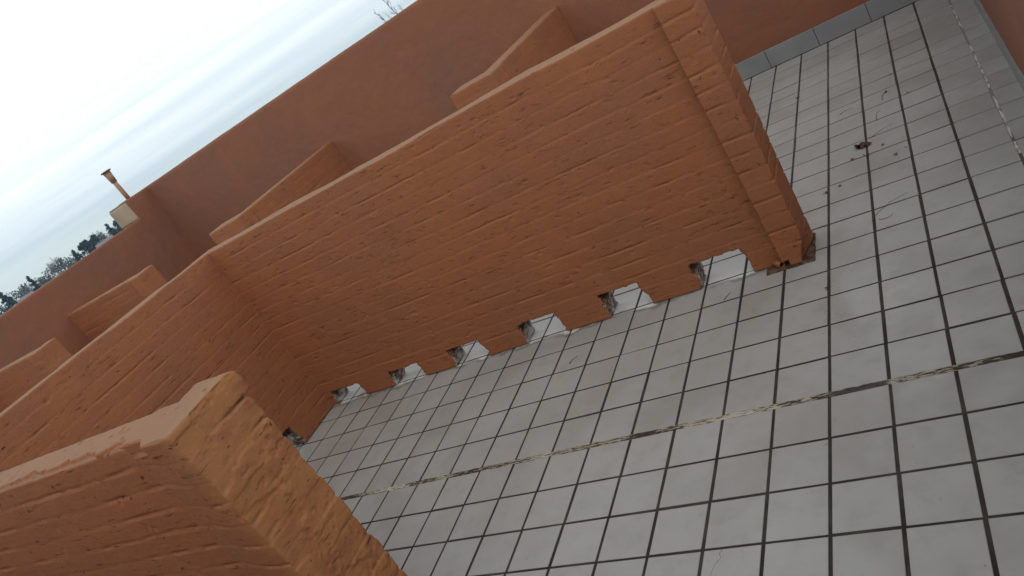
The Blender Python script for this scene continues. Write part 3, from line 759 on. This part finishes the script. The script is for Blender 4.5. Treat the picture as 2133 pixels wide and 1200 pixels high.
bare_tree(-58.6, D+30, -0.55, 3.2, 'low leafless tree behind the flat topped conifer', 12, depth=4)
# the far-off wood that closes the view between them
WOOD = leafmat('hazy_wood', (0.014, 0.022, 0.026), (0.050, 0.054, 0.056))
rg = random.Random(77); cr = MeshB()
for k in range(520):
    az = rg.uniform(-67, -30); D_ = rg.uniform(325, 385); te = -0.30+0.16*math.sin(az*2.3)+0.10*math.sin(az*7.1)+rg.uniform(-.16, .10)
    zt = 1.807+D_*math.tan(math.radians(te)); c0 = azp(az, D_, zt-2.6)
    for q in range(34 if az < -52 else 10):
        d = Vector((rg.gauss(0, 1), rg.gauss(0, 1), rg.gauss(0, 1))).normalized()*rg.random()**.4*2.3; cr.quad(c0+Vector((d.x, d.y, d.z*1.1)), .42, rg)
    cr.limb(azp(az, D_, land_z(D_)-.5), c0, .16, .06, 4)
tag(link('distant_wood', pymesh('distant_wood', cr.v, cr.f), WOOD), 'hazy band of far-off woodland showing low between the trees over the parapet', 'wood', kind='stuff')
# bare branch tips of a nearer tree above the back wall
NB = simple('dark_branch', (0.05, 0.045, 0.045), 0.9)
bt = thing('bare_tree', azp(-31.3, 24, land_z(24)), 'leafless tree whose branch tips rise above the back wall at top centre', 'tree')
mb = MeshB(); rng = random.Random(12); base = azp(-31.0, 24, land_z(24))
fork = base+Vector((0, 0, 6.2)); mb.limb(base-Vector((0, 0, .3)), fork, .16, .08, 8)
link('trunk', pymesh('trunk', mb.v, mb.f), BARK, bt)
mb = MeshB(); tips = []
def sprig(az0, el0, az1, el1, r, seed, n=9, ln=0.22):
    rg = random.Random(seed); p0 = azp(az0, 24, 1.807+24*math.tan(math.radians(el0))); p1 = azp(az1, 24, 1.807+24*math.tan(math.radians(el1)))
    mb.limb(fork, p0, .05, r, 6); prev = p0; K = 8
    side = (p1-p0).normalized()
    for i in range(1, K+1):
        t = i/K; q = p0.lerp(p1, t)+Vector((rg.gauss(0, .012), rg.gauss(0, .012), rg.gauss(0, .012))); mb.limb(prev, q, r*(1-.75*(i-1)/K), r*(1-.75*i/K), 5)
        for s_ in range(2):
            d = (side+Vector((rg.gauss(0, .55), rg.gauss(0, .55), rg.gauss(.15, .4)))).normalized()
            grow(mb, prev.lerp(q, rg.random()), d, ln*(1-.5*t)*rg.uniform(.5, 1), r*.42, 1, rg, tips, .05, .35, 2)
        prev = q
sprig(-30.95, 0.3, -31.45, 2.6, .013, 1, ln=.26)
sprig(-31.85, 0.3, -32.25, 1.55, .010, 2, ln=.17)
sprig(-31.35, 0.2, -31.75, 1.2, .006, 3, ln=.12)
sprig(-30.5, 0.2, -30.6, 1.1, .006, 4, ln=.12)
link('crown', pymesh('crown', mb.v, mb.f), NB, bt)

# two houses glimpsed through the trees
HW = simple('pale_house_render', (0.55, 0.56, 0.58), 0.9, 0.1, .5); HR = simple('grey_roof_tiles', (0.22, 0.20, 0.20), 0.9, 0.2, 1); HG = simple('window_glass', (0.03, 0.04, 0.05), 0.2)
def house(az, D, w, dpt, h, el_ridge, label, wallm):
    zb = land_z(D); p = azp(az, D, zb); t = thing('house', p, label, 'house', None)
    zr = 1.807+D*math.tan(math.radians(el_ridge)); ze = zr-1.5
    ang = math.radians(-az); M = Matrix.Rotation(ang, 4, 'Z'); tr = lambda q: tuple(p+M.to_3x3() @ Vector((q[0], q[1], q[2]-zb)))
    bx = boxmesh(-w/2, w/2, -dpt/2, dpt/2, zb-1, ze)
    for q in bx.vertices: q.co = tr(q.co)
    link('wall', bx, wallm, t, smooth=False)
    v = [tr(q) for q in [(-w/2-.4, -dpt/2-.4, ze+.01), (w/2+.4, -dpt/2-.4, ze+.01), (w/2+.4, dpt/2+.4, ze+.01), (-w/2-.4, dpt/2+.4, ze+.01), (-w/2-.4, 0, zr), (w/2+.4, 0, zr)]]
    link('roof', pymesh('roof', v, [(0, 1, 5, 4), (2, 3, 4, 5), (0, 4, 3), (1, 2, 5), (3, 2, 1, 0)]), HR, t, smooth=False)
    for k in (-1, 0, 1):
        wx = k*w*.3; b2 = boxmesh(wx-.5, wx+.5, -dpt/2-.03, -dpt/2+.03, ze-1.7, ze-.5)
        for q in b2.vertices: q.co = tr(q.co)
        link('window', b2, HG, t, smooth=False)
house(-56.25, 262, 5, 6, 5, -0.80, 'pale house front glimpsed low between the dark trees beside the beige block', HW)
house(-62.0, 265, 4, 6, 5, -0.88, 'small pale house glimpsed low above the parapet near the left edge', HW)

# ------------------------------------------------------------------ air
hm = bpy.data.materials.new('haze_air'); hm.use_nodes = True; ht = hm.node_tree; ht.nodes.clear()
ho = ht.nodes.new('ShaderNodeOutputMaterial'); pv = ht.nodes.new('ShaderNodeVolumePrincipled'); ht.links.new(pv.outputs[0], ho.inputs['Volume'])
pv.inputs['Color'].default_value = (0.45, 0.72, 1, 1); pv.inputs['Density'].default_value = 0.00032; pv.inputs['Anisotropy'].default_value = 0.2
HAZE = True
if HAZE:
    tag(link('haze', boxmesh(-420, 120, -120, 420, -25, 12, 'haze'), hm, smooth=False), kind='stuff')
